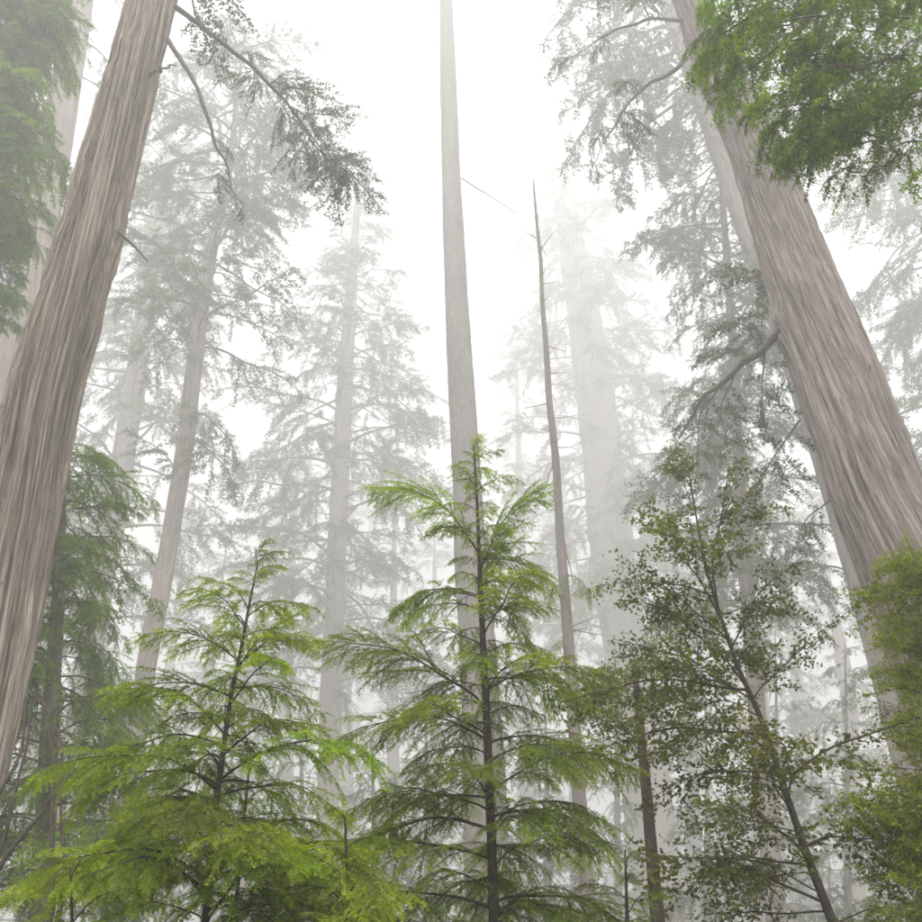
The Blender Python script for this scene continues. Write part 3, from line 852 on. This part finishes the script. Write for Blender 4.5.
# ------------------------------------------------------------------ young trees in front
NEAR = .74
def sapling(label, pix, Y, k, boughs, lfun, seed, spec=()):
    rr = random.Random(seed)
    ax = Axis(pix, Y, 0, flare=1.1)
    t = tree_of('hemlock_sapling', label, ax, 'hemlock saplings in front', 'sapling')
    make_trunk(t, ax, MB['young'], 12, 140, .003, .03, .3, seed, lobes=.08)
    ztop = ax.z[-1]
    a = rr.uniform(0, 6.28)
    for i in range(boughs):
        q = ((i + rr.uniform(.1, .9)) / boughs) ** 1.25
        z = ztop - q * (ztop - 1.2)
        a += 2.399 + rr.uniform(-.6, .6)
        L = lfun((ztop - z) / k) * k * rr.uniform(.42, 1.22)
        d = np.array([math.cos(a), math.sin(a), 0])
        # steeper towards the leader
        pit = rr.uniform(-.22, .18) + max(0, .5 - (ztop - z) / k * .45)
        put_bough(t, hemkey(L / k), ax.p(z), a, pit, L, rr, rr.uniform(-.2, .2))
    for (py, px2, py2, Y2) in spec:
        z = ax.z_at(py); tip = at(px2, py2, Y2 * k)
        L = float(np.linalg.norm(tip - ax.p(z)))
        bough_to(t, hemkey(L / k), ax.p(z), tip, rr, rr.uniform(-.15, .15))
    # nodding leader
    tip = ax.p(ztop)
    bough_to(t, 'hem_s', tip - np.array([0, 0, .05]), tip + np.array([.08, -.04, .15]), rr)
    return t, ax

tS, axS = sapling('bright green hemlock sapling with wide tiers, left of centre', [(258, 562, 1.4), (250, 600, 2.4), (243, 640, 3.2), (230, 700, 4.5), (222, 760, 5.8), (213, 830, 7), (206, 910, 8)], 7 * NEAR, NEAR,
                  66, lambda d: min(.26 + .50 * d, 1.6), 5,
                  spec=[(735, 108, 690, 6.6), (790, 30, 780, 6.2), (880, 5, 895, 6.0), (900, 60, 885, 5.8), (780, 390, 770, 6.4), (870, 390, 900, 6.0), (690, 300, 610, 6.9)])
tT, axT = sapling('tallest hemlock sapling, standing before the central trunk', [(474, 452, 1.4), (477, 500, 2.4), (481, 600, 5), (486, 700, 7), (490, 800, 8.5), (494, 910, 10)], 8.5 * NEAR, NEAR,
                  84, lambda d: min(.26 + .36 * d, 1.5), 9,
                  spec=[(708, 315, 640, 8.2), (740, 322, 752, 8.0), (600, 392, 612, 8.4), (555, 372, 488, 8.5), (690, 625, 690, 8.2), (620, 545, 492, 8.6), (810, 350, 810, 7.8), (830, 600, 820, 7.8)])

# slim second stem by the left sapling
axS2 = Axis([(250, 760, 1.5), (246, 800, 3), (240, 860, 4), (235, 915, 5)], 7.6 * NEAR, 0, flare=1.1)
tS2 = tree_of('hemlock_sapling', 'slim dark hemlock stem just right of the bright left sapling', axS2, 'hemlock saplings in front', 'sapling')
make_trunk(tS2, axS2, MB['young'], 10, 80, .002, .03, .3, 77)
rr = random.Random(3)
for i in range(16):
    z = axS2.z[-1] - (i + .5) / 16 * 1.5
    put_bough(tS2, 'hem_m' if i > 7 else 'hem_s', axS2.p(z), rr.uniform(0, 6.28), rr.uniform(-.1, .2), (.3 + .045 * i) * NEAR, rr)

# low hemlock crown tops that close the bottom edge
def low_hemlock(label, px, py, Y, seed, n=30, spread=.5):
    rr = random.Random(seed)
    ax = Axis([(px, py, 1.6), (px + 2, py + 60, 4), (px + 3, py + 120, 6)], Y * NEAR, 0, flare=1.1)
    t = tree_of('hemlock_sapling', label, ax, 'hemlock saplings in front', 'sapling')
    make_trunk(t, ax, MB['young'], 10, 80, .002, .03, .3, seed)
    zt = ax.z[-1]; a = 0
    for i in range(n):
        d = ((i + .5) / n) * min(2.2, zt - .6)
        a += 2.4 + rr.uniform(-.5, .5)
        L = min(.25 + spread * d / NEAR, 1.3) * NEAR * rr.uniform(.7, 1.15)
        put_bough(t, hemkey(L / NEAR), ax.p(zt - d), a, rr.uniform(-.1, .15) + max(0, .45 - d * .4), L, rr, rr.uniform(-.2, .2))
low_hemlock('low bright hemlock top at the bottom edge between the two tall saplings', 345, 815, 6.4, 21)
low_hemlock('low yellow-green hemlock top in the bottom left corner', 70, 860, 6.0, 22)
low_hemlock('low hemlock top at bottom edge right of the tallest sapling', 625, 850, 8.4, 23, 24)

# U: leaning oak sapling
axU = Axis([(690, 478, 1.5), (700, 540, 2.2), (712, 590, 3.2), (735, 660, 5), (762, 720, 6.5), (785, 790, 8), (805, 850, 9.5), (830, 915, 11)], 8 * NEAR, 0, flare=1.1)
tU = tree_of('oak_sapling', 'leaning oak sapling with loose brownish-green leaves at the right', axU, None, 'sapling')
make_trunk(tU, axU, MB['young'], 12, 140, .004, .03, .3, 161, lobes=.1)
rr = random.Random(12)
for i in range(34):
    py = 475 + 460 * ((i + rr.uniform(0, 1)) / 34)
    z = axU.z_at(py)
    q = (py - 475) / 450
    L = (.55 + 1.0 * min(1, q * 2.2)) * NEAR * rr.uniform(.6, 1.1)
    a = rr.uniform(0, 6.28)
    put_bough(tU, 'oak', axU.p(z), a, rr.uniform(.0, .55) - .25 * q, L, rr, rr.uniform(-.5, .5))
for py, px2, py2 in [(640, 618, 560), (700, 610, 640), (620, 650, 500), (690, 625, 600), (610, 735, 470), (650, 800, 560), (700, 840, 620), (850, 690, 800), (870, 740, 900)]:
    z = axU.z_at(py)
    bough_to(tU, 'oak', axU.p(z), at(px2, py2, rr.uniform(7.6, 8.6) * NEAR), rr, rr.uniform(-.5, .5))

# V: shrub at the right edge
axV = Axis([(950, 575, 3), (958, 700, 8), (965, 900, 14)], 8.5 * NEAR, 0, flare=1.1)
tV = tree_of('leafy_shrub', 'yellow-green leafy shrub at right edge before the massive trunk', axV, None, 'shrub')
make_trunk(tV, axV, MB['young'], 12, 120, .004, .03, .3, 171)
for i in range(90):
    py = 560 + 400 * ((i + rr.uniform(0, 1)) / 90)
    lim = np.interp(py, [550, 640, 800, 960], [866, 868, 850, 862])
    tip = at(rr.uniform(lim, 930), py + rr.uniform(-25, 10), rr.uniform(7.6, 9.2) * NEAR)
    bough_to(tV, 'shrub', axV.p(axV.z_at(py + rr.uniform(0, 40))), tip, rr, rr.uniform(-.6, .6))

# bare arching stems at the lower left
tW = thing('bare_shrub', 'bare dark arching stems at lower left beside the thick trunk', 'shrub', tuple(at(20, 980, 8) * np.array([1, 1, 0])))
for i, pix in enumerate([[(-5, 880), (18, 810), (30, 740), (30, 690)], [(0, 860), (35, 830), (58, 790), (62, 745), (34, 690)], [(62, 890), (58, 820), (60, 760), (50, 720)],
                         [(60, 870), (52, 800), (55, 740), (38, 700)], [(-5, 800), (20, 760), (26, 700)]]):
    P = [at(x, y, 7.5 + .15 * k) for k, (x, y) in enumerate(pix)]
    b0 = np.array([P[0][0] * .6 + tW.location.x * .4, P[0][1], 0.0])
    tube_part(tW, 'stem', [b0] + P, [.026] + list(np.linspace(.020, .007, len(P))), MB['twig'], 5, 40, .04, 30 + i)

build_haze()
